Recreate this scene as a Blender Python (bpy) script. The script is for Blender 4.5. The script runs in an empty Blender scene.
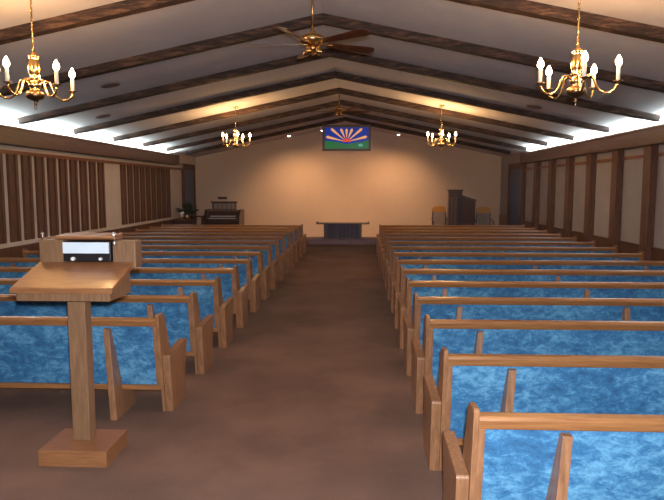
import bpy, bmesh, math, random
from mathutils import Vector, Matrix
C = bpy.context.scene.collection
R = math.radians
random.seed(4)

# ------------------------------------------------------------ camera, world, light
cam_d = bpy.data.cameras.new('camera'); cam = bpy.data.objects.new('camera', cam_d); C.objects.link(cam)
cam_d.sensor_width = 36; cam_d.lens = 620/664*36; cam_d.clip_start = .05
cam.location = (.66, 0, 2.05)
PITCH, YAW = R(5.80), R(2.62)
cam.rotation_euler = (R(90)-PITCH, 0, YAW)
bpy.context.scene.camera = cam
vs = bpy.context.scene.view_settings
vs.view_transform = 'Standard'; vs.look = 'None'; vs.gamma = 1; vs.use_curve_mapping = False
vs.exposure = 0.5
W = bpy.data.worlds.new('world'); bpy.context.scene.world = W; W.use_nodes = True
W.node_tree.nodes['Background'].inputs[0].default_value = (.5, .42, .45, 1)
W.node_tree.nodes['Background'].inputs[1].default_value = .02

FLASH, COVE, CANDLE, SPOT, FILL = 215, 27, 14, 56, 12

def light(name, typ, loc, power, col, rot=(0, 0, 0), **kw):
    l = bpy.data.lights.new(name, typ); l.energy = power; l.color = col
    for k, v in kw.items(): setattr(l, k, v)
    o = bpy.data.objects.new(name, l); C.objects.link(o); o.location = loc; o.rotation_euler = rot
    return o
# the photographer's flash
light('camera_flash', 'SPOT', (.70, -.02, 2.17), FLASH*4.5, (.93, .96, 1), rot=(R(76), 0, YAW), shadow_soft_size=.04, spot_size=R(125), spot_blend=.9)
# weak warm fill added behind the camera, not a fitting of the hall
light('rear_fill', 'AREA', (.1, -3.5, 3.6), FILL, (1, .62, .42), shape='RECTANGLE', size=6, size_y=2)

# ------------------------------------------------------------ room numbers
XL, XR, YB, YN = -6.1, 6.3, 25.4, -6.0
RX, RH, SL = .1, 4.55, .208
def ceil_z(x): return RH-SL*abs(x-RX)

# ------------------------------------------------------------ materials
def mat(name):
    m = bpy.data.materials.new(name); m.use_nodes = True
    nt = m.node_tree; return m, nt, nt.nodes['Principled BSDF']
def ramp(nt, src, stops):
    r = nt.nodes.new('ShaderNodeValToRGB'); nt.links.new(src, r.inputs[0])
    e = r.color_ramp.elements
    while len(e) < len(stops): e.new(.5)
    for i, (p, c) in enumerate(stops): e[i].position = p; e[i].color = (*c, 1)
    return r.outputs[0]
def coords(nt, scale=(1, 1, 1), kind='Object'):
    tc = nt.nodes.new('ShaderNodeTexCoord'); mp = nt.nodes.new('ShaderNodeMapping')
    mp.inputs['Scale'].default_value = scale; nt.links.new(tc.outputs[kind], mp.inputs[0]); return mp.outputs[0]
def noise(nt, vec, scale, detail=4, rough=.5, dist=0):
    n = nt.nodes.new('ShaderNodeTexNoise'); nt.links.new(vec, n.inputs['Vector'])
    n.inputs['Scale'].default_value = scale; n.inputs['Detail'].default_value = detail
    n.inputs['Roughness'].default_value = rough; n.inputs['Distortion'].default_value = dist
    return n.outputs[0]
def bump(nt, b, src, strength, dist=.01):
    n = nt.nodes.new('ShaderNodeBump'); n.inputs['Strength'].default_value = strength; n.inputs['Distance'].default_value = dist
    nt.links.new(src, n.inputs['Height']); nt.links.new(n.outputs[0], b.inputs['Normal'])
def lin(r, g, b):
    f = lambda c: (c/255/12.92) if c/255 <= .04045 else ((c/255+.055)/1.055)**2.4
    return (f(r), f(g), f(b))
def wood(name, dark, light_, scale=(1, 1, 1), rough=.4, grain=7, coat=0):
    m, nt, b = mat(name)
    n = noise(nt, coords(nt, scale), grain, 6, .6, .4)
    nt.links.new(ramp(nt, n, [(.3, dark), (.7, light_)]), b.inputs['Base Color'])
    b.inputs['Roughness'].default_value = rough; b.inputs['Coat Weight'].default_value = coat
    b.inputs['Coat Roughness'].default_value = .15
    bump(nt, b, n, .15, .004); return m
def plain(name, col, rough=.6, metal=0, em=0, emcol=None):
    m, nt, b = mat(name)
    n = noise(nt, coords(nt), 9, 3)
    d = tuple(c*.9 for c in col)
    nt.links.new(ramp(nt, n, [(.3, d), (.7, col)]), b.inputs['Base Color'])
    b.inputs['Roughness'].default_value = rough; b.inputs['Metallic'].default_value = metal
    if em:
        b.inputs['Emission Color'].default_value = (*(emcol or col), 1); b.inputs['Emission Strength'].default_value = em
    return m

M = {}
M['oak_h'] = wood('oak_along', lin(126, 82, 48), lin(162, 112, 70), (.6, 9, 9), .33, 5, .22)
M['oak_v'] = wood('oak_upright', lin(118, 80, 54), lin(156, 112, 80), (9, 9, .8), .4, 5, .15)
M['lectern'] = wood('lectern_oak', lin(108, 78, 56), lin(138, 104, 76), (14, 14, 1.0), .42, 6, .1)
M['lectern_top'] = wood('lectern_top_oak', lin(124, 80, 50), lin(152, 104, 68), (1.0, 12, 12), .38, 6, .15)
M['dark_v'] = wood('dark_boards', lin(76, 48, 38), lin(116, 78, 60), (9, 9, .8), .5, 5)
M['dark_h'] = wood('dark_valance', lin(66, 40, 26), lin(98, 62, 40), (9, .5, 9), .45, 4)
M['red_trim'] = wood('reddish_trim', lin(104, 56, 34), lin(142, 84, 54), (9, .5, 9), .4, 4)
M['walnut'] = wood('dark_walnut', lin(52, 26, 16), lin(88, 48, 30), (3, 3, 3), .35, 4, .2)
M['beam'] = None
m, nt, b = mat('rough_beam')
v = coords(nt, (.8, 5, 5)); n = noise(nt, v, 4, 8, .75, .6)
nt.links.new(ramp(nt, n, [(.36, lin(22, 13, 12)), (.5, lin(52, 33, 27)), (.68, lin(112, 80, 62))]), b.inputs['Base Color'])
b.inputs['Roughness'].default_value = .75; bump(nt, b, n, .5, .02); M['beam'] = m

def plaster(name, c1, c2, sc=1.2, bmp=.05):
    m, nt, b = mat(name)
    v = coords(nt); n = noise(nt, v, sc, 5, .6)
    nt.links.new(ramp(nt, n, [(.3, c1), (.7, c2)]), b.inputs['Base Color'])
    b.inputs['Roughness'].default_value = .9
    bump(nt, b, noise(nt, v, 60, 3), bmp, .01); return m
M['ceiling'] = plaster('ceiling_paint', lin(186, 180, 190), lin(204, 198, 204), .8)
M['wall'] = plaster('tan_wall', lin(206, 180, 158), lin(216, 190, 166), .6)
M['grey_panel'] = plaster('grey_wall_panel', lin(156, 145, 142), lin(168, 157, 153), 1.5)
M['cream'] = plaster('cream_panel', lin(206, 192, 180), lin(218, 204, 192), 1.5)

m, nt, b = mat('brown_carpet')
v = coords(nt); n1 = noise(nt, v, .9, 4, .6); n2 = noise(nt, v, 90, 2, .7)
mx = nt.nodes.new('ShaderNodeMath'); mx.operation = 'MULTIPLY_ADD'; mx.inputs[1].default_value = .35
nt.links.new(n2, mx.inputs[0]); nt.links.new(n1, mx.inputs[2])
nt.links.new(ramp(nt, mx.outputs[0], [(.45, lin(88, 64, 54)), (.9, lin(122, 92, 77))]), b.inputs['Base Color'])
b.inputs['Roughness'].default_value = .95; bump(nt, b, n2, .6, .006); M['carpet'] = m

m, nt, b = mat('blue_crushed_velvet')
oi = nt.nodes.new('ShaderNodeObjectInfo'); tc = nt.nodes.new('ShaderNodeTexCoord'); ad = nt.nodes.new('ShaderNodeVectorMath'); ad.operation = 'ADD'
sc_ = nt.nodes.new('ShaderNodeMath'); sc_.operation = 'MULTIPLY'; sc_.inputs[1].default_value = 37
nt.links.new(oi.outputs['Random'], sc_.inputs[0]); nt.links.new(tc.outputs['Object'], ad.inputs[0]); nt.links.new(sc_.outputs[0], ad.inputs[1])
mp = nt.nodes.new('ShaderNodeMapping'); mp.inputs['Scale'].default_value = (1, 1, 1.7); nt.links.new(ad.outputs[0], mp.inputs[0])
na = noise(nt, mp.outputs[0], 11, 10, .78, .35)
nb = noise(nt, mp.outputs[0], 1.6, 3, .5, .5)
mx = nt.nodes.new('ShaderNodeMath'); mx.operation = 'MULTIPLY_ADD'; mx.inputs[1].default_value = .4
nt.links.new(nb, mx.inputs[0]); nt.links.new(na, mx.inputs[2])
nt.links.new(ramp(nt, mx.outputs[0], [(.5, lin(26, 70, 110)), (.68, lin(44, 104, 150)), (.86, lin(96, 156, 192))]), b.inputs['Base Color'])
b.inputs['Roughness'].default_value = .7
b.inputs['Sheen Weight'].default_value = .08; b.inputs['Sheen Tint'].default_value = (.6, .85, 1, 1)
bump(nt, b, na, .5, .015); M['velvet'] = m

M['brass'] = plain('brass', (.72, .47, .20), .22, 1)
M['dark_brass'] = plain('aged_brass', (.30, .18, .09), .3, 1)
M['candle'] = plain('candle_sleeve', lin(244, 234, 214), .5)
M['bulb'] = plain('lit_bulb', (1, .8, .55), .3, 0, 22, (1, .74, .46))
M['spotlit'] = plain('spot_lens', (1, .9, .8), .3, 0, 9, (1, .82, .72))
M['tube'] = plain('fluorescent_tube', (.9, 1, .98), .4, 0, 3, (.82, 1, .96))
M['white'] = plain('white_metal', lin(225, 222, 220), .4)
M['black'] = plain('black_plastic', lin(28, 26, 30), .4)
M['chrome'] = plain('chrome', (.85, .82, .85), .15, 1)
M['paper'] = plain('pale_panel', lin(215, 228, 240), .35)
M['navy'] = plain('navy_cloth', lin(84, 80, 98), .9)
M['slate'] = plain('dark_slate_cloth', lin(62, 56, 64), .9)
M['grayblue'] = plain('grey_carpet', lin(128, 108, 118), .95)
M['grille'] = plain('grille', lin(112, 92, 92), .6)
M['curtain'] = plain('door_glass', lin(62, 84, 124), .35)
M['orange'] = plain('golden_oak', lin(200, 140, 62), .4)
M['greycloth'] = plain('grey_upholstery', lin(150, 134, 128), .85)
M['keys'] = plain('keys', lin(205, 200, 195), .4)
M['leaf'] = plain('dark_leaf', lin(46, 54, 40), .7)
M['petal'] = plain('white_petal', lin(235, 228, 235), .6)
M['g_blue'] = plain('glass_blue', lin(28, 56, 170), .2, 0, .3)  # the five picture glasses glow faintly by emission, with no lamp behind them
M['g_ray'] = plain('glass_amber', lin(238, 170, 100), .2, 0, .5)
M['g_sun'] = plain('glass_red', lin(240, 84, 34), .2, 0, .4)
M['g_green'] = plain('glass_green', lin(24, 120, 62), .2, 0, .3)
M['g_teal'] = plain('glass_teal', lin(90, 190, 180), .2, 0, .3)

# ------------------------------------------------------------ mesh helpers
def box(bm, x0, x1, y0, y1, z0, z1):
    vs_ = [bm.verts.new(p) for p in ((x0,y0,z0),(x1,y0,z0),(x1,y1,z0),(x0,y1,z0),(x0,y0,z1),(x1,y0,z1),(x1,y1,z1),(x0,y1,z1))]
    for f in ((3,2,1,0),(4,5,6,7),(0,1,5,4),(1,2,6,5),(2,3,7,6),(3,0,4,7)): bm.faces.new([vs_[i] for i in f])
    return bm
def prism(bm, pts, axis, a0, a1):
    """extrude a polygon: axis 'x' takes (y,z) points, 'y' takes (x,z), 'z' takes (x,y)"""
    def P(p, a): return {'x': (a, p[0], p[1]), 'y': (p[0], a, p[1]), 'z': (p[0], p[1], a)}[axis]
    A = [bm.verts.new(P(p, a0)) for p in pts]; B = [bm.verts.new(P(p, a1)) for p in pts]
    n = len(pts)
    bm.faces.new(A); bm.faces.new(B[::-1])
    for i in range(n): bm.faces.new([A[i], B[i], B[(i+1) % n], A[(i+1) % n]])
    bmesh.ops.recalc_face_normals(bm, faces=bm.faces[:]); return bm
def hexa(bm, bot, top):
    v_ = [bm.verts.new(p) for p in list(bot)+list(top)]
    for f in ((3,2,1,0),(4,5,6,7),(0,1,5,4),(1,2,6,5),(2,3,7,6),(3,0,4,7)): bm.faces.new([v_[i] for i in f])
    bmesh.ops.recalc_face_normals(bm, faces=bm.faces[:]); return bm
def lathe(bm, prof, c=(0, 0, 0), n=20):
    rings = []
    for r, z in prof:
        if r < 1e-5: rings.append([bm.verts.new((c[0], c[1], c[2]+z))])
        else: rings.append([bm.verts.new((c[0]+r*math.cos(2*math.pi*i/n), c[1]+r*math.sin(2*math.pi*i/n), c[2]+z)) for i in range(n)])
    for a, b_ in zip(rings, rings[1:]):
        for i in range(n):
            j = (i+1) % n
            if len(a) == 1 and len(b_) == 1: continue
            if len(a) == 1: bm.faces.new([a[0], b_[i], b_[j]])
            elif len(b_) == 1: bm.faces.new([a[i], a[j], b_[0]])
            else: bm.faces.new([a[i], a[j], b_[j], b_[i]])
    if len(rings[0]) > 1: bm.faces.new(rings[0])
    if len(rings[-1]) > 1: bm.faces.new(rings[-1])
    bmesh.ops.recalc_face_normals(bm, faces=bm.faces[:]); return bm
def tube(bm, pts, r, n=8, closed=False):
    pts = [Vector(p) for p in pts]; rings = []
    N = len(pts)
    for i, p in enumerate(pts):
        t = (pts[(i+1) % N]-pts[i-1]) if closed else (pts[min(i+1, N-1)]-pts[max(i-1, 0)])
        t.normalize(); u = t.orthogonal() if abs(t.z) > .95 else t.cross(Vector((0, 0, 1)))
        if abs(t.z) > .95: u = Vector((1, 0, 0))-t*t.x
        u.normalize(); w = t.cross(u)
        rr = r[i] if isinstance(r, (list, tuple)) else r
        rings.append([bm.verts.new(p+(u*math.cos(2*math.pi*k/n)+w*math.sin(2*math.pi*k/n))*rr) for k in range(n)])
    pairs = list(zip(rings, rings[1:]))+([(rings[-1], rings[0])] if closed else [])
    for a, b_ in pairs:
        for k in range(n): bm.faces.new([a[k], a[(k+1) % n], b_[(k+1) % n], b_[k]])
    if not closed: bm.faces.new(rings[0]); bm.faces.new(rings[-1])
    bmesh.ops.recalc_face_normals(bm, faces=bm.faces[:]); return bm
def nb_(): return bmesh.new()
def obj(name, bm, m, parent=None, bevel=0, smooth=False, loc=None, rot=None):
    me = bpy.data.meshes.new(name)
    if bevel: bmesh.ops.bevel(bm, geom=bm.edges[:], offset=bevel, segments=2, affect='EDGES', profile=.6)
    bm.to_mesh(me); bm.free()
    me.materials.append(M[m] if isinstance(m, str) else m)
    if smooth:
        for p in me.polygons: p.use_smooth = True
    o = bpy.data.objects.new(name, me); C.objects.link(o)
    if parent: o.parent = parent
    if loc: o.location = loc
    if rot: o.rotation_euler = rot
    return o
def tag(o, label, cat, group=None):
    o['label'] = label; o['category'] = cat
    if group: o['group'] = group
    return o
def thing(name, label, cat, loc=(0, 0, 0), rz=0, group=None):
    o = bpy.data.objects.new(name, None); C.objects.link(o); o.location = loc; o.rotation_euler = (0, 0, rz)
    return tag(o, label, cat, group)
def struct(name, bm, m, bevel=0, label=None, parent=None):
    o = obj(name, bm, m, parent, bevel)
    if not parent: o['kind'] = 'structure'
    if label: o['label'] = label
    return o
def dup(root, loc=None, rz=None, label=None, group=None):
    r = root.copy(); C.objects.link(r)
    if loc is not None: r.location = loc
    if rz is not None: r.rotation_euler = (0, 0, rz)
    if label: r['label'] = label
    if group: r['group'] = group
    def rec(a, b_):
        for ch in list(a.children):
            c = ch.copy(); C.objects.link(c); c.parent = b_; rec(ch, c)
    rec(root, r); return r

# ------------------------------------------------------------ the room
struct('floor', box(nb_(), XL-.2, XR+.2, YN, YB+.2, -.12, 0), 'carpet', label='brown carpeted floor')
hr, hl = ceil_z(XR+.2), ceil_z(XL-.2)
struct('ceiling', prism(nb_(), [(XL-.2, hl), (RX, RH), (XR+.2, hr), (XR+.2, hr+.15), (RX, RH+.15), (XL-.2, hl+.15)], 'y', YN, YB+.2), 'ceiling', label='pale grey vaulted ceiling')
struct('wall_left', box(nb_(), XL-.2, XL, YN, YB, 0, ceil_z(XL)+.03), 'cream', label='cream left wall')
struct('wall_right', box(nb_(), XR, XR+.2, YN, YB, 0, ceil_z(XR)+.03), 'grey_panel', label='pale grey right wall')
struct('wall_back', prism(nb_(), [(XL-.2, 0), (XR+.2, 0), (XR+.2, hr+.02), (RX, RH+.02), (XL-.2, hl+.02)], 'y', YB, YB+.2), 'wall', label='tan gable wall at the far end')
struct('wall_front', prism(nb_(), [(XL-.2, 0), (XR+.2, 0), (XR+.2, hr+.02), (RX, RH+.02), (XL-.2, hl+.02)], 'y', YN-.2, YN), 'wall', label='wall behind the camera')

# valances that hide the cove lights
def valance(side, xf, y1):
    s = -1 if side == 'left' else 1
    bm = nb_()
    xw = XL if s < 0 else XR
    a, b_ = sorted((xf, xf+s*.03)); box(bm, a, b_, YN+.3, y1, 2.84, 3.18)
    a, b_ = sorted((xf+s*.03, xw-s*.002)); box(bm, a, b_, YN+.3, y1-.002, 2.84, 2.87)
    a, b_ = sorted((xf-s*.025, xf+s*.0)); box(bm, a, b_, YN+.3, y1-.002, 2.845, 2.89)
    a, b_ = sorted((xf-s*.018, xf+s*.0)); box(bm, a, b_, YN+.3, y1-.002, 3.14, 3.175)
    return bm
struct('trim_1', valance('left', -5.84, 22.2), 'dark_h', label='brown light valance along the left wall')
struct('trim_2', valance('right', 6.08, 21.6), 'dark_h', label='brown light valance along the right wall')
# fluorescent fittings in the coves
for s, xw, y1, side in ((-1, XL, 21.8, 'left'), (1, XR, 21.2, 'right')):
    y = 3.2; k = 0
    while y+1.2 < y1:
        x = xw-s*.10
        t = thing('fluorescent_batten', f'white fluorescent batten hidden behind the {side} wall valance', 'light fixture', (x, y, 2.99), 0, f'fluorescent battens in the {side} cove')
        obj('housing', box(nb_(), -.04, .04, 0, 1.22, -.119, .045), 'white', t)
        obj('fluorescent_tube', tube(nb_(), [(0, .03, .07), (0, 1.19, .07)], .016, 8), 'tube', t, smooth=True)
        y += 1.3; k += 1
    light(f'cove_glow_{side}', 'AREA', (xw-s*.10, (3.2+y1)/2, 3.13), COVE*(y1-3.2), (.82, 1, .95), rot=(0, s*R(150), 0), shape='RECTANGLE', size=.06, size_y=y1-3.2)

# wainscot, rails and boards on the left wall
trim_no = [3]
def trim(bm, m, label, bevel=0):
    o = struct(f'trim_{trim_no[0]}', bm, m, bevel, label); trim_no[0] += 1; return o
trim(box(nb_(), XL, XL+.03, YN+.3, 23.1, 0, .90), 'dark_v', 'dark wainscot along the left wall')
trim(box(nb_(), XL, XL+.045, YN+.3, 22.0, .90, .985), 'cream', 'cream ledge under the left wall boards')
trim(box(nb_(), XL, XL+.06, YN+.3, 23.25, 2.68, 2.75), 'red_trim', 'reddish rail above the left wall boards')
def left_board(y0, w):
    bm = nb_(); x = XL
    box(bm, x, x+.03, y0, y0+w, .985, 2.68)
    box(bm, x+.03, x+.055, y0, y0+w*.27, .985, 2.68)
    box(bm, x+.03, x+.055, y0+w*.73, y0+w, .985, 2.68)
    return bm
k = 0; y = 10.095-.515*21
while y < 16.0:
    trim(left_board(y, .32), 'dark_v', 'dark vertical board on the left wall, near group'); y += .515; k += 1
y = 17.28
for k in range(9): trim(left_board(y, .32), 'dark_v', 'dark vertical board on the left wall, far group'); y += .515
# right wall: posts, rails
trim(box(nb_(), XR-.03, XR, YN+.3, 21.55, 0, .84), 'dark_v', 'dark wainscot along the right wall')
trim(box(nb_(), XR-.03, XR, 23.85, YB, 0, .96), 'oak_v', 'short wainscot in the far right corner')
trim(box(nb_(), XR-.035, XR, YN+.3, 21.55, 2.62, 2.69), 'red_trim', 'reddish rail near the top of the right wall')
trim(box(nb_(), XR-.05, XR, YN+.3, 21.55, .84, .90), 'dark_h', 'brown ledge under the right wall panels')
for k in range(12):
    y = 12.15+1.54*(k-6)
    if y > 20.5: break
    trim(box(nb_(), XR-.14, XR-.001, y, y+.30, .02, 2.84), 'dark_v', 'dark post on the right wall')
trim(box(nb_(), XR-.12, XR-.001, 21.56, 21.70, 0, 2.95), 'dark_v', 'dark end post beside the right door')
# doors near the far corners
def side_door(name, s, xw, y0, y1, h, label):
    a = xw; b_ = xw-s*.06
    bm = nb_()
    x0, x1 = sorted((a, xw-s*.09))
    box(bm, x0, x1, y0, y0+.12, 0, h); box(bm, x0, x1, y1-.12, y1, 0, h); box(bm, x0, x1, y0+.12, y1-.12, h-.12, h)
    d = struct(name, bm, 'dark_v', label=label)
    x0, x1 = sorted((a, xw-s*.05))
    box_ = nb_(); box(box_, x0, x1, y0+.12, y1-.12, .02, h-.12)
    obj('door_panel', box_, 'walnut', d)
    x0, x1 = sorted((xw-s*.05, xw-s*.056)); bm = nb_()
    box(bm, x0, x1, y0+.18, y1-.18, .1, h-.22)
    obj('glass_pane', bm, 'curtain', d)
    bm = nb_(); lathe(bm, [(0, -.03), (.025, -.02), (.03, 0), (.025, .02), (0, .03)], (xw-s*.09, y0+.2, 1.0), 12)
    obj('door_knob', bm, 'brass', d, smooth=True)
    return d
side_door('door_1', -1, XL, 23.3, 24.95, 2.93, 'dark door with bluish glass near the far left corner')
side_door('door_2', 1, XR, 21.72, 23.80, 2.90, 'dark door with blue glass near the far right corner')

# ceiling beams
def make_beam_side(s, xe):
    D, Wd = .24, .19
    z0, ze = ceil_z(RX), ceil_z(xe)
    bm = prism(nb_(), [(RX, z0-.001), (xe, ze-.001), (xe-s*.05, ze-D+.012*1), (RX, z0-D)], 'y', -Wd/2, Wd/2)
    return bm
beam_ys = [7.1, 9.3, 11.55, 13.8, 16.03, 18.23, 20.45, 22.65]
ordw = ['first', 'second', 'third', 'fourth', 'fifth', 'sixth', 'seventh', 'eighth', 'ninth', 'tenth']
for i, y in enumerate(beam_ys):
    t = tag(obj('ceiling_beam', prism(nb_(), [(RX, RH-.002), (-5.75, ceil_z(-5.75)-.002), (-5.73, ceil_z(-5.73)-.115), (RX, RH-.135), (5.98, ceil_z(5.98)-.115), (6.0, ceil_z(6.0)-.002)], 'y', -.07, .07), 'beam', loc=(0, y, 0)),
            f'rough dark wooden ceiling beam, {ordw[i]} counted from the camera' if i < len(beam_ys)-1 else 'rough dark wooden ceiling beam nearest the back wall', 'beam', 'dark wooden beams under the vaulted ceiling')

# ------------------------------------------------------------ pews
HW = 2.27
def lean(z): # y offset of the back plane (reclines to the rear going up)
    return -.02-.09*max(0, (z-.25))/.66
def make_pew():
    t = thing('pew', '', 'pew', (0, 0, 0), 0, '')
    # back: upholstered panel inside an oak frame
    xi = HW-.105-.03
    bm = nb_(); z0, z1 = .255, .825
    hexa(bm, [(-xi, lean(z0), z0), (xi, lean(z0), z0), (xi, lean(z0)+.07, z0), (-xi, lean(z0)+.07, z0)],
             [(-xi, lean(z1), z1), (xi, lean(z1), z1), (xi, lean(z1)+.06, z1), (-xi, lean(z1)+.06, z1)])
    obj('back_panel', bm, 'velvet', t, .012)
    xr = HW-.107
    bm = nb_(); z0, z1 = .818, .890
    prism(bm, [(lean(z0)-.022, z0), (lean(z1)-.03, z1-.02), (lean(z1)-.02, z1), (lean(z1)+.035, z1+.004), (lean(z1)+.075, z1-.02), (lean(z0)+.085, z0)], 'x', -xr, xr)
    obj('top_rail', bm, 'oak_h', t, .006)
    bm = nb_(); z0, z1 = .215, .262
    prism(bm, [(lean(z0)-.02, z0), (lean(z1)-.022, z1), (lean(z1)+.08, z1), (lean(z0)+.08, z0)], 'x', -xr, xr)
    obj('bottom_rail', bm, 'oak_h', t, .004)
    for s in (-1, 1):
        # trim stile closing the panel
        a, b_ = sorted((s*(HW-.107), s*(HW-.145)))
        bm = nb_(); z0, z1 = .262, .818
        prism(bm, [(lean(z0)-.018, z0), (lean(z1)-.018, z1), (lean(z1)+.07, z1), (lean(z0)+.08, z0)], 'x', a, b_)
        obj('stile', bm, 'oak_v', t, .004)
        # tall reclined back post
        a, b_ = sorted((s*(HW-.079), s*(HW-.110)))
        bm = nb_()
        prism(bm, [(0, 0), (lean(.3)-.02, .3), (lean(.92)-.03, .915), (lean(.92)-.015, .93), (lean(.92)+.11, .92), (lean(.92)+.15, .89), (.17, .55), (.19, 0)], 'x', a, b_)
        obj('back_post', bm, 'oak_v', t, .006)
        # arm end panel, outermost
        a, b_ = sorted((s*(HW-.008), s*(HW-.078)))
        bm = nb_()
        prism(bm, [(0, 0), (-.07, .53), (-.06, .545), (.46, .575), (.50, .555), (.47, .5), (.40, .25), (.43, 0)], 'x', a, b_)
        obj('end_panel', bm, 'oak_v', t, .006)
    # seat
    bm = nb_(); box(bm, -HW+.135, HW-.135, .05, .50, .36, .39)
    obj('seat', bm, 'oak_h', t)
    bm = nb_(); box(bm, -HW+.14, HW-.14, .07, .51, .391, .45)
    obj('seat_cushion', bm, 'velvet', t, .02)
    # three supports, each a wedge standing off the back
    for x, dx in ((-1.72, -.08), (0, 0), (1.72, .08)):
        bm = nb_()
        w = .03
        hexa(bm, [(x+dx-w, -.24, 0), (x+dx+w, -.24, 0), (x+dx+w, .24, 0), (x+dx-w, .24, 0)],
                 [(x-w*.85, lean(.8)-.055, .80), (x+w*.85, lean(.8)-.055, .80), (x+w*.85, lean(.8)+.0, .80), (x-w*.85, lean(.8)+.0, .80)])
        obj('support', bm, 'oak_v', t, .004)
    return t
pew0 = make_pew()
CXR, CXL, ROW = 1.16+HW, -1.035-HW, 1.133
words_n = ['nearest the camera', 'second from the camera', 'third from the camera', 'fourth from the camera', 'fifth from the camera', 'sixth from the camera', 'seventh from the camera', 'eighth from the camera', 'ninth from the camera', 'tenth from the camera', 'fifth from the front of the hall', 'fourth from the front of the hall', 'third from the front of the hall', 'second from the front of the hall', 'frontmost, closest to the communion table']
first = True
for k in range(15):
    lab = f'blue velvet oak pew right of the aisle, {words_n[k]}'
    if k == 0:
        pew0.location = (CXR, 3.21, 0); pew0['label'] = lab; pew0['group'] = 'blue upholstered pews right of the aisle'
    else: dup(pew0, (CXR, 3.21+ROW*k, 0), 0, lab)
wl = ['nearest the camera, behind the lectern', 'second from the camera', 'third from the camera', 'fourth from the camera', 'fifth from the camera', 'sixth from the camera', 'seventh from the camera', 'eighth from the camera'] + words_n[10:]
for k in range(13):
    dup(pew0, (CXL, 3.17+ROW*(k+2), 0), 0, f'blue velvet oak pew left of the aisle, {wl[k]}', 'blue upholstered pews left of the aisle')

# ------------------------------------------------------------ lectern
t = thing('lectern', 'light oak lectern on a square foot, standing left of the aisle', 'lectern', (-1.43, 4.5, 0))
obj('foot', box(nb_(), -.27, .24, -.22, .20, 0, .125), 'lectern_top', t, .006)
obj('post', box(nb_(), -.095, .04, -.03, .08, .125, 1.27), 'lectern', t, .006)
def zt(y): return 1.325+(y+.24)*.33
bm = nb_(); prism(bm, [(-.24, 1.295), (-.24, 1.325), (-.225, 1.335), (.2, zt(.2)), (.2, zt(.2)-.04)], 'x', -.41, .335)
obj('desktop', bm, 'lectern_top', t, .004)
bm = nb_(); prism(bm, [(-.21, 1.235), (-.21, 1.296), (.2, zt(.2)-.042), (.2, 1.235)], 'x', -.38, .305)
obj('desk_body', bm, 'lectern', t, .004)
bm = nb_(); box(bm, -.41, -.215, .201, .34, 1.42, 1.64)
obj('side_box', bm, 'lectern', t, .005)
bm = nb_(); box(bm, .172, .35, .201, .34, 1.42, 1.635)
obj('side_box', bm, 'lectern', t, .005)
bm = nb_(); prism(bm, [(.175, 1.655), (.175, 1.672), (.37, 1.685), (.37, 1.642), (.2, 1.642)], 'x', -.27, .19)
obj('hood', bm, 'lectern_top', t, .003)
obj('box_back', box(nb_(), -.214, .171, .30, .335, 1.42, 1.641), 'walnut', t)
for x in (-.39, .19):
    bm = nb_(); lathe(bm, [(0, 0), (.012, 0), (.009, .02), (.006, .05), (.014, .062), (.019, .08), (.014, .10), (0, .108)], (x, .24, 1.60 if x > 0 else 1.60), 12)
    if x < 0: bm.free(); bm = nb_(); lathe(bm, [(0, 0), (.008, 0), (.006, .03), (.012, .04), (.012, .06), (0, .066)], (x, .22, 1.636), 12)
    else: bmesh.ops.translate(bm, verts=bm.verts[:], vec=(0, -.045, .0))
    obj('microphone_clip', bm, 'chrome', t, smooth=True)['label'] = 'shiny metal clip'
t = thing('lectern_amplifier', 'pale-faced black control box with two white knobs, set in the lectern', 'amplifier', (-1.455, 4.66, 1.466))
obj('case', box(nb_(), -.182, .19, .012, .13, 0.012, .165), 'black', t, .004)
obj('face_plate', box(nb_(), -.178, .182, .0, .012, .075, .16), 'paper', t)
for x, r in ((-.10, .015), (.115, .012)):
    bm = nb_(); lathe(bm, [(0, 0), (r, 0), (r, .02), (0, .022)], n=14)
    obj('knob', bm, 'white', t, loc=(x, .012, .032), rot=(R(90), 0, 0))

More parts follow.
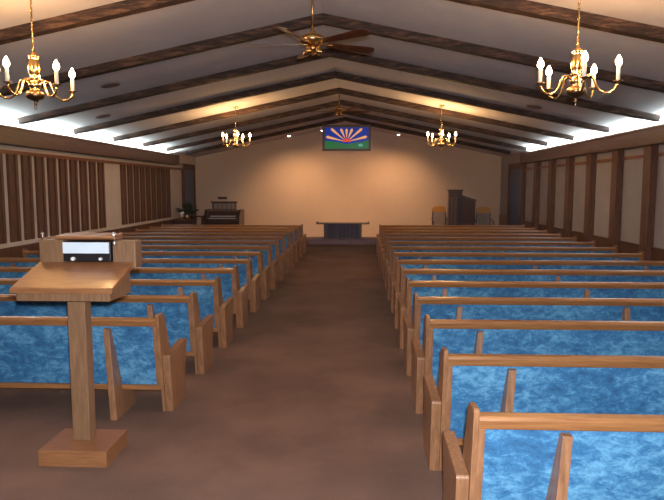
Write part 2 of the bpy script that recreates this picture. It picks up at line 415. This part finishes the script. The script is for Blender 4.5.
# ------------------------------------------------------------ chandeliers
def make_chandelier(L):
    """origin at the ceiling mount; body hangs L below to the arms' hub"""
    t = thing('chandelier', '', 'chandelier', (0, 0, 0), 0, 'brass candle chandeliers')
    bm = nb_(); lathe(bm, [(0, 0), (.075, 0), (.075, -.012), (.05, -.03), (.012, -.045), (0, -.045)]); obj('ceiling_rose', bm, 'brass', t, smooth=True)
    hub = -L
    bm = nb_()
    z = -.04; i = 0
    while z > hub+.42:
        pts = []
        for a in range(10):
            an = 2*math.pi*a/10; u, w = .011*math.cos(an), .024*math.sin(an)
            pts.append((u, 0, z-.02+w) if i % 2 else (0, u, z-.02+w))
        tube(bm, pts, .004, 5, True); z -= .037; i += 1
    tube(bm, [(0, 0, -.04), (0, 0, hub+.4)], .005, 6)
    obj('chain', bm, 'brass', t, smooth=True)
    prof = [(0, .42), (.012, .415), (.02, .40), (.016, .385), (.035, .375), (.06, .36), (.055, .34), (.042, .325), (.05, .30), (.062, .25), (.066, .21), (.058, .16), (.04, .13), (.062, .115), (.04, .10),
            (.04, .07), (.068, .055), (.07, .03), (.05, .01), (.055, -.01), (.06, -.02)]
    bm = nb_(); lathe(bm, prof, (0, 0, hub)); obj('stem', bm, 'brass', t, smooth=True)
    prof = [(.06, -.02), (.09, -.035), (.104, -.06), (.104, -.078), (.082, -.108), (.04, -.125), (.016, -.135), (.014, -.155), (.022, -.165), (.012, -.178), (0, -.18)]
    bm = nb_(); lathe(bm, prof, (0, 0, hub)); obj('bowl', bm, 'dark_brass', t, smooth=True)
    bm = nb_(); tube(bm, [(.02*math.cos(a*.52), 0, hub-.2+.022*math.sin(a*.52)) for a in range(12)], .004, 6, True); obj('finial_ring', bm, 'brass', t, smooth=True)
    for k in range(5):
        a = 2*math.pi*k/5; ca, sa = math.cos(a), math.sin(a)
        path = [(.04, .03), (.07, .07), (.11, .095), (.15, .085), (.175, .04), (.195, -.02), (.23, -.075), (.28, -.105), (.33, -.10), (.375, -.07), (.40, -.03), (.405, .0)]
        bm = nb_(); tube(bm, [(r*ca, r*sa, hub+z_) for r, z_ in path], .012, 8); arm = obj('arm', bm, 'brass', t, smooth=True)
        c = (.405*ca, .405*sa, hub-.035)
        bm = nb_(); lathe(bm, [(0, .03), (.012, .032), (.045, .042), (.048, .05), (.018, .048), (.018, .065), (0, .065)], c, 14); obj('drip_pan', bm, 'dark_brass', arm, smooth=True)
        bm = nb_(); lathe(bm, [(0, .05), (.02, .05), (.02, .19), (.014, .195), (0, .195)], c, 12); obj('candle_sleeve', bm, 'candle', arm, smooth=True)
        bm = nb_(); lathe(bm, [(0, .194), (.014, .197), (.030, .215), (.035, .24), (.026, .27), (.010, .298), (0, .31)], c, 12); obj('bulb', bm, 'bulb', arm, smooth=True)
    return t
def hang(x, y, hubz, phi, label, first=None, power=1.0):
    top = ceil_z(x)-.012
    if first is None: t = make_chandelier((top-hubz)/.86)
    else: t = dup(first)
    t.location = (x, y, top); t.rotation_euler = (0, 0, phi); t.scale = (.86, .86, .86); t['label'] = label
    for k in range(5):
        a = phi+2*math.pi*k/5
        light('candle_glow', 'POINT', (x+.348*math.cos(a), y+.348*math.sin(a), hubz+.25), CANDLE*power, (1, .56, .20), shadow_soft_size=.03)
    return t
c1 = hang(-2.445, 5.9, 2.98, R(-102), 'brass candle chandelier nearest the camera on the left')
c2 = hang(2.63, 5.9, 2.98, R(-98.5), 'brass candle chandelier nearest the camera on the right')
c3 = hang(-2.42, 15.4, 3.14, R(-90+90), 'brass candle chandelier far back on the left, in front of the tan wall')
c4 = hang(2.62, 15.4, 3.14, R(-90+68), 'brass candle chandelier far back on the right, in front of the tan wall')

# ------------------------------------------------------------ ceiling fans
def make_fan(L, rot):
    t = thing('ceiling_fan', '', 'ceiling fan', (0, 0, 0), rot, 'ceiling fans along the ridge')
    bm = nb_(); lathe(bm, [(0, 0), (.07, 0), (.075, -.02), (.04, -.07), (.015, -.08), (0, -.08)]); obj('canopy', bm, 'dark_brass', t, smooth=True)
    bm = nb_(); tube(bm, [(0, 0, -.05), (0, 0, -L+.1)], .013, 10); obj('downrod', bm, 'dark_brass', t, smooth=True)
    bm = nb_(); lathe(bm, [(0, .12), (.03, .11), (.05, .08), (.11, .06), (.145, .03), (.15, 0), (.13, -.03), (.07, -.05), (.06, -.07), (0, -.07)], (0, 0, -L), 24); obj('motor_housing', bm, 'brass', t, smooth=True)
    for k in range(5):
        a = 2*math.pi*k/5
        rot_ = Matrix.Rotation(a, 4, 'Z') @ Matrix.Translation((0, 0, -L-.03)) @ Matrix.Rotation(R(-14), 4, 'X')
        bm = nb_(); n = 8; pts = [(.20, -.05)]
        pts += [(.74, -.078), (.80, -.068), (.835, -.03), (.84, 0), (.835, .03), (.80, .068), (.74, .078), (.20, .05)]
        prism(bm, pts, 'z', -.004, .004); bmesh.ops.transform(bm, matrix=rot_, verts=bm.verts[:])
        bl = obj('blade', bm, 'walnut', t)
        bm = nb_(); box(bm, .09, .25, -.02, .02, -.010, -.004); bmesh.ops.transform(bm, matrix=rot_, verts=bm.verts[:])
        obj('blade_bracket', bm, 'brass', bl)
    for k in range(4):
        a = 2*math.pi*k/4+.5; c = (.085*math.cos(a), .085*math.sin(a), -L-.12)
        bm = nb_(); lathe(bm, [(0, .055), (.018, .05), (.02, .03), (.036, .0), (.042, -.03), (.037, -.03), (.0, .02)], c, 12); obj('lamp_cup', bm, 'brass', t, smooth=True)
    bm = nb_(); lathe(bm, [(0, 0), (.05, 0), (.055, -.02), (.03, -.05), (.012, -.06), (.012, -.09), (0, -.1)], (0, 0, -L-.07), 16); obj('light_hub', bm, 'brass', t, smooth=True)
    return t
f1 = make_fan(.81, R(32)); f1.location = (.1, 7.33, RH-.012); f1['label'] = 'brass ceiling fan with brown blades nearest the camera, under the ridge'
f2 = make_fan(.49, R(20)); f2.location = (.1, 16.35, RH-.012); f2['label'] = 'small far ceiling fan hanging above the stained glass picture'

# ------------------------------------------------------------ ceiling speakers
sp_lab = [(-3.58, 10.55, 'round ceiling grille between beams on the left side, larger in view'), (-4.75, 13.0, 'round ceiling grille further down the left side near the cove light'), (4.2, 13.1, 'round ceiling grille between beams on the right side')]
for x, y, lab in sp_lab:
    s = -1 if x < RX else 1
    t = thing('ceiling_speaker', lab, 'ceiling speaker', (x, y, ceil_z(x)-.012), 0, 'round ceiling grilles'); t.rotation_euler = (0, math.atan(SL)*s, 0)
    bm = nb_(); lathe(bm, [(.12, .0), (.16, .0), (.155, -.015), (.125, -.018)], n=28); bm.faces.ensure_lookup_table()
    obj('ring', bm, 'grille', t, smooth=False)
    bm = nb_(); lathe(bm, [(0, .006), (.119, .006), (.119, -.010), (.06, -.014), (0, -.014)], n=28); obj('grille', bm, 'ceiling', t)

# spotlights washing the back wall
for x, y, lab in ((-1.97, 22.85, 'white spotlight left of the stained glass picture, further out'), (2.03, 22.85, 'white spotlight right of the stained glass picture, further out'),
                  (-.78, 23.4, 'white spotlight just left above the stained glass picture'), (.9, 23.4, 'white spotlight just right above the stained glass picture')):
    z = ceil_z(x)-.002
    t = thing('spotlight', lab, 'spotlight', (x, y, z), 0, 'small spotlights washing the back wall')
    bm = nb_(); lathe(bm, [(0, 0), (.05, 0), (.05, -.02), (.012, -.03), (.012, -.07), (0, -.07)], n=16); obj('mount', bm, 'white', t, smooth=True)
    dirv = Vector((0, .75, -1)).normalized(); rt = dirv.to_track_quat('-Z', 'Y').to_matrix().to_4x4()
    bm = nb_(); lathe(bm, [(0, .06), (.045, .05), (.06, 0), (.075, -.08), (.07, -.08), (.055, -.02), (0, -.015)], n=18); bmesh.ops.transform(bm, matrix=Matrix.Translation((0, 0, -.11)) @ rt, verts=bm.verts[:]); obj('lamp_head', bm, 'white', t, smooth=True)
    bm = nb_(); lathe(bm, [(0, -.03), (.05, -.03), (.062, -.075), (.058, -.11), (.035, -.135), (0, -.142)], n=18); bmesh.ops.transform(bm, matrix=Matrix.Translation((0, 0, -.11)) @ rt, verts=bm.verts[:]); obj('lens', bm, 'spotlit', t)
    p = 1.0 if abs(x) > 1.5 else .25
    l = light('wall_wash', 'SPOT', Vector((x, y, z-.11))+dirv*.16, SPOT*p*4, (1, .57, .27), spot_size=R(98), spot_blend=1, shadow_soft_size=.05)
    l.rotation_euler = dirv.to_track_quat('-Z', 'Y').to_euler()

# ------------------------------------------------------------ stained glass picture at the gable
gx0, gx1, gz0, gz1 = -.71, 1.02, 3.335, 4.25
t = thing('stained_glass_picture', 'framed stained glass sunrise hanging high under the ridge before the tan back wall', 'stained glass', (0, 22.45, 0))
bm = nb_(); f = .085
box(bm, gx0, gx0+f, -.03, .05, gz0, gz1); box(bm, gx1-f, gx1, -.03, .05, gz0, gz1); box(bm, gx0+f, gx1-f, -.03, .05, gz0, gz0+f); box(bm, gx0+f, gx1-f, -.03, .05, gz1-f, gz1)
obj('frame', bm, 'walnut', t)
bm = nb_()
for x in (-.35, .6): tube(bm, [(x, .01, gz1-.005), (x, .01, ceil_z(x)+.003)], .006, 6)
obj('hanging_wire', bm, 'black', t)
ax0, ax1, az0, az1 = gx0+f, gx1-f, gz0+f, gz1-f
obj('sky_glass', box(nb_(), ax0, ax1, 0, .04, az0, az1), 'g_blue', t)
cx, cz = (ax0+ax1)/2+.0, az0+.24
def clip(px, pz, ang):
    dx, dz = math.cos(ang), math.sin(ang); ts = []
    if dx > 1e-6: ts.append((ax1-.02-px)/dx)
    if dx < -1e-6: ts.append((ax0+.02-px)/dx)
    if dz > 1e-6: ts.append((az1-.02-pz)/dz)
    return min(ts)
for a in (14, 40, 66, 90, 114, 140, 166):
    an = R(a); L = clip(cx, cz, an)*.97; dx, dz = math.cos(an), math.sin(an); w0, w1 = .010, .047
    pts = [(cx+dx*.15-dz*w0, cz+dz*.15+dx*w0), (cx+dx*.15+dz*w0, cz+dz*.15-dx*w0), (cx+dx*(L-.05)+dz*w1, cz+dz*(L-.05)-dx*w1), (cx+dx*L, cz+dz*L), (cx+dx*(L-.05)-dz*w1, cz+dz*(L-.05)+dx*w1)]
    pts = [(min(max(p[0], ax0), ax1), min(max(p[1], az0), az1)) for p in pts]
    obj('sun_ray', prism(nb_(), pts, 'y', -.008, -.001), 'g_ray', t)
pts = [(cx+.16*math.cos(R(a)), cz+.12*math.sin(R(a))) for a in range(0, 181, 15)]
obj('sun', prism(nb_(), pts, 'y', -.014, -.009), 'g_sun', t)
pts = [(ax0, az0)]+[(ax1, az0), (ax1, az0+.30), (ax1-.25, az0+.22), (cx+.3, az0+.20), (cx, az0+.15), (cx-.3, az0+.22), (ax0+.3, az0+.25), (ax0, az0+.27)]
obj('hills', prism(nb_(), pts, 'y', -.020, -.015), 'g_green', t)
pts = [(cx+.5+.09*math.cos(R(a)), az0+.12+.05*math.sin(R(a))) for a in range(0, 360, 30)]
obj('pond', prism(nb_(), pts, 'y', -.026, -.021), 'g_teal', t)

# ------------------------------------------------------------ communion table on its platform
pl = tag(obj('platform', box(nb_(), -1.22, 1.22, 22.1, 23.5, 0, .17), 'grayblue', bevel=.02), 'low grey carpeted platform at the end of the aisle', 'platform')
t = thing('communion_table', 'communion table with a wide top and dark cloth front on the platform', 'table', (.02, 22.7, .17))
bm = nb_(); box(bm, -.96, .96, -.28, .3, .535, .575); obj('table_top', bm, 'walnut', t, .006)
for s in (-1, 1):
    a, b_ = sorted((s*.90, s*.975)); obj('end_scroll', box(nb_(), a, b_, -.28, .3, .576, .61), 'walnut', t, .01)
bm = nb_(); box(bm, -.69, .69, -.2, .22, 0, .535); obj('cabinet_base', bm, 'walnut', t)
bm = nb_()
n = 40
top_ = [(-.60+1.20*i/n, -.225-.008*math.sin(i*1.3)) for i in range(n+1)]
pts = top_+[(.60, -.205), (-.60, -.205)]
prism(bm, pts, 'z', .04, .53); obj('front_cloth', bm, 'navy', t)

# ------------------------------------------------------------ pulpit on the right
t = thing('pulpit', 'tall dark wooden pulpit near the back wall, right of the aisle', 'pulpit', (4.1, 22.6, 0))
pz = 1.94
obj('front_panel', box(nb_(), -.26, .22, -.04, .0, 0, pz-.03), 'walnut', t)
obj('reading_ledge', box(nb_(), -.29, .25, -.08, .26, pz-.03, pz+.02), 'walnut', t, .005)
obj('column', box(nb_(), -.26, .22, .0, .25, 0, pz-.03), 'walnut', t)
bm = nb_(); prism(bm, [(.22, 0), (.70, 0), (.70, 1.55), (.22, 1.71)], 'y', -.0, .55); obj('desk_body', bm, 'walnut', t)
bm = nb_(); prism(bm, [(.21, 1.712), (.74, 1.55), (.74, 1.59), (.21, 1.76)], 'y', -.03, .58); obj('sloping_desktop', bm, 'walnut', t, .003)
obj('cloth_panel', box(nb_(), .06, .215, -.055, -.041, .1, 1.66), 'slate', t)
for x in (-.15, -.02): obj('raised_moulding', box(nb_(), x-.045, x+.045, -.052, -.041, .3, pz-.25), 'dark_v', t, .003)

# ------------------------------------------------------------ chairs on the right
def make_chair():
    t = thing('chair', '', 'chair', (0, 0, 0), 0, 'chairs beside the pulpit')
    for x in (-.27, .27):
        obj('leg', box(nb_(), x-.022, x+.022, -.25, -.21, 0, .44), 'walnut', t)
        bm = nb_(); hexa(bm, [(x-.022, .2, 0), (x+.022, .2, 0), (x+.022, .245, 0), (x-.022, .245, 0)], [(x*.93-.02, .30, 1.18), (x*.93+.02, .30, 1.18), (x*.93+.02, .335, 1.18), (x*.93-.02, .335, 1.18)])
        obj('leg', bm, 'walnut', t)
        bm = nb_(); tube(bm, [(x*1.05, .26, .80), (x*1.18, .1, .80), (x*1.22, -.1, .76), (x*1.2, -.22, .70), (x*1.1, -.23, .44)], .022, 8); obj('armrest', bm, 'walnut', t, smooth=True)
    obj('seat', box(nb_(), -.29, .29, -.26, .24, .44, .53), 'greycloth', t, .02)
    bm = nb_(); hexa(bm, [(-.23, .18, .55), (.23, .18, .55), (.23, .225, .55), (-.23, .225, .55)], [(-.235, .25, 1.05), (.235, .25, 1.05), (.235, .29, 1.05), (-.235, .29, 1.05)]); obj('backrest', bm, 'greycloth', t, .012)
    bm = nb_(); pts = [(-.26, 1.05), (.26, 1.05), (.27, 1.22), (.18, 1.28), (0, 1.30), (-.18, 1.28), (-.27, 1.22)]; prism(bm, pts, 'y', .24, .30); obj('crest_rail', bm, 'orange', t, .004)
    return t
ch = make_chair(); ch.location = (5.38, 23.9, 0); ch.rotation_euler = (0, 0, R(-4)); ch['label'] = 'grey upholstered chair with golden crest rail, right of the pulpit'
dup(ch, (3.84, 24.85, 0), R(4), 'grey upholstered chair with golden crest rail, half hidden left of the pulpit')

# ------------------------------------------------------------ organ on the left
t = thing('organ', 'dark wooden organ with keyboard against the back wall at left', 'organ', (-4.55, 23.3, 0))
obj('console_body', box(nb_(), -.62, .62, .12, .75, 0, 1.12), 'walnut', t, .01)
obj('lid_top', box(nb_(), -.66, .66, .05, .78, 1.12, 1.17), 'dark_v', t, .006)
obj('key_shelf', box(nb_(), -.62, .62, -.25, .12, .74, .86), 'walnut', t, .006)
obj('keyboard', box(nb_(), -.50, .50, -.22, -.02, .861, .885), 'keys', t)
obj('upper_keyboard', box(nb_(), -.48, .48, .0, .119, .93, .96), 'keys', t)
for s in (-1, 1):
    a, b_ = sorted((s*.62, s*.68)); obj('side_cheek', prism(nb_(), [(-.27, 0), (-.27, .92), (.05, 1.20), (.75, 1.20), (.75, 0)], 'x', a, b_), 'walnut', t)
bm = nb_(); box(bm, -.50, .44, .40, .43, 1.17, 1.47); obj('music_rack', bm, 'dark_v', t)
bm = nb_(); box(bm, -.54, .48, .36, .46, 1.45, 1.50); obj('rack_rail', bm, 'walnut', t, .004)
bm = nb_()
for i in range(5): box(bm, -.42+i*.17, -.28+i*.17, .37, .395, 1.21, 1.42)
obj('sheet_music', bm, 'greycloth', t)
t = thing('organ_bench', 'low dark bench beside the organ', 'bench', (-5.49, 23.2, 0))
obj('seat', box(nb_(), -.24, .24, -.17, .17, .92, .97), 'walnut', t, .006)
for x in (-.2, .2): obj('leg', box(nb_(), x-.03, x+.03, -.15, .15, 0, .92), 'walnut', t)
tag(obj('wall_plaque', box(nb_(), -.19, .19, -.03, 0, -.05, .05), 'walnut', bevel=.008, loc=(-5.02, YB, 1.60)), 'small dark plaque on the back wall above the organ', 'plaque')
# flower arrangement on a stand by the left door
t = thing('plant_stand', 'dark low cabinet by the far left door', 'cabinet', (-5.66, 22.3, 0))
obj('cabinet_body', box(nb_(), -.36, .3, -.2, .25, 0, .84), 'walnut', t, .01)
obj('cabinet_top', box(nb_(), -.40, .34, -.24, .29, .84, .88), 'dark_v', t, .005)
t = thing('flower_arrangement', 'dark leafy arrangement with white blooms on the low cabinet', 'flower arrangement', (-5.62, 22.3, .88))
bm = nb_(); lathe(bm, [(0, 0), (.07, 0), (.10, .06), (.08, .14), (.06, .17), (0, .17)], n=14); obj('vase', bm, 'dark_brass', t, smooth=True)
bm = nb_()
for i in range(70):
    a, e = random.uniform(0, 6.28), random.uniform(.2, 1.4); L = random.uniform(.2, .55)
    d = Vector((math.cos(a)*math.cos(e), math.sin(a)*math.cos(e), math.sin(e))); p = Vector((0, 0, .16))+d*L*.4; q = Vector((0, 0, .16))+d*L
    s_ = d.orthogonal().normalized()*.035; m_ = (p+q)/2+Vector((0, 0, .02)); u = d.cross(s_).normalized()*.004
    vv = [bm.verts.new(x) for x in (p, m_+s_, q, m_-s_)]; v2 = [bm.verts.new(x+u) for x in (p, m_+s_, q, m_-s_)]
    bm.faces.new(vv); bm.faces.new(v2[::-1])
    for j in range(4): bm.faces.new([vv[j], v2[j], v2[(j+1) % 4], vv[(j+1) % 4]])
obj('leaves', bm, 'leaf', t)
for dx, dy, dz in ((-.17, -.12, .14), (-.13, -.15, .24), (-.2, -.1, .2)):
    bm = nb_(); bmesh.ops.create_icosphere(bm, subdivisions=2, radius=.055)
    for v_ in bm.verts: v_.co *= 1+.18*math.sin(v_.co.x*120)*math.cos(v_.co.z*110)
    obj('bloom', bm, 'petal', t, smooth=True, loc=(dx, dy, dz))
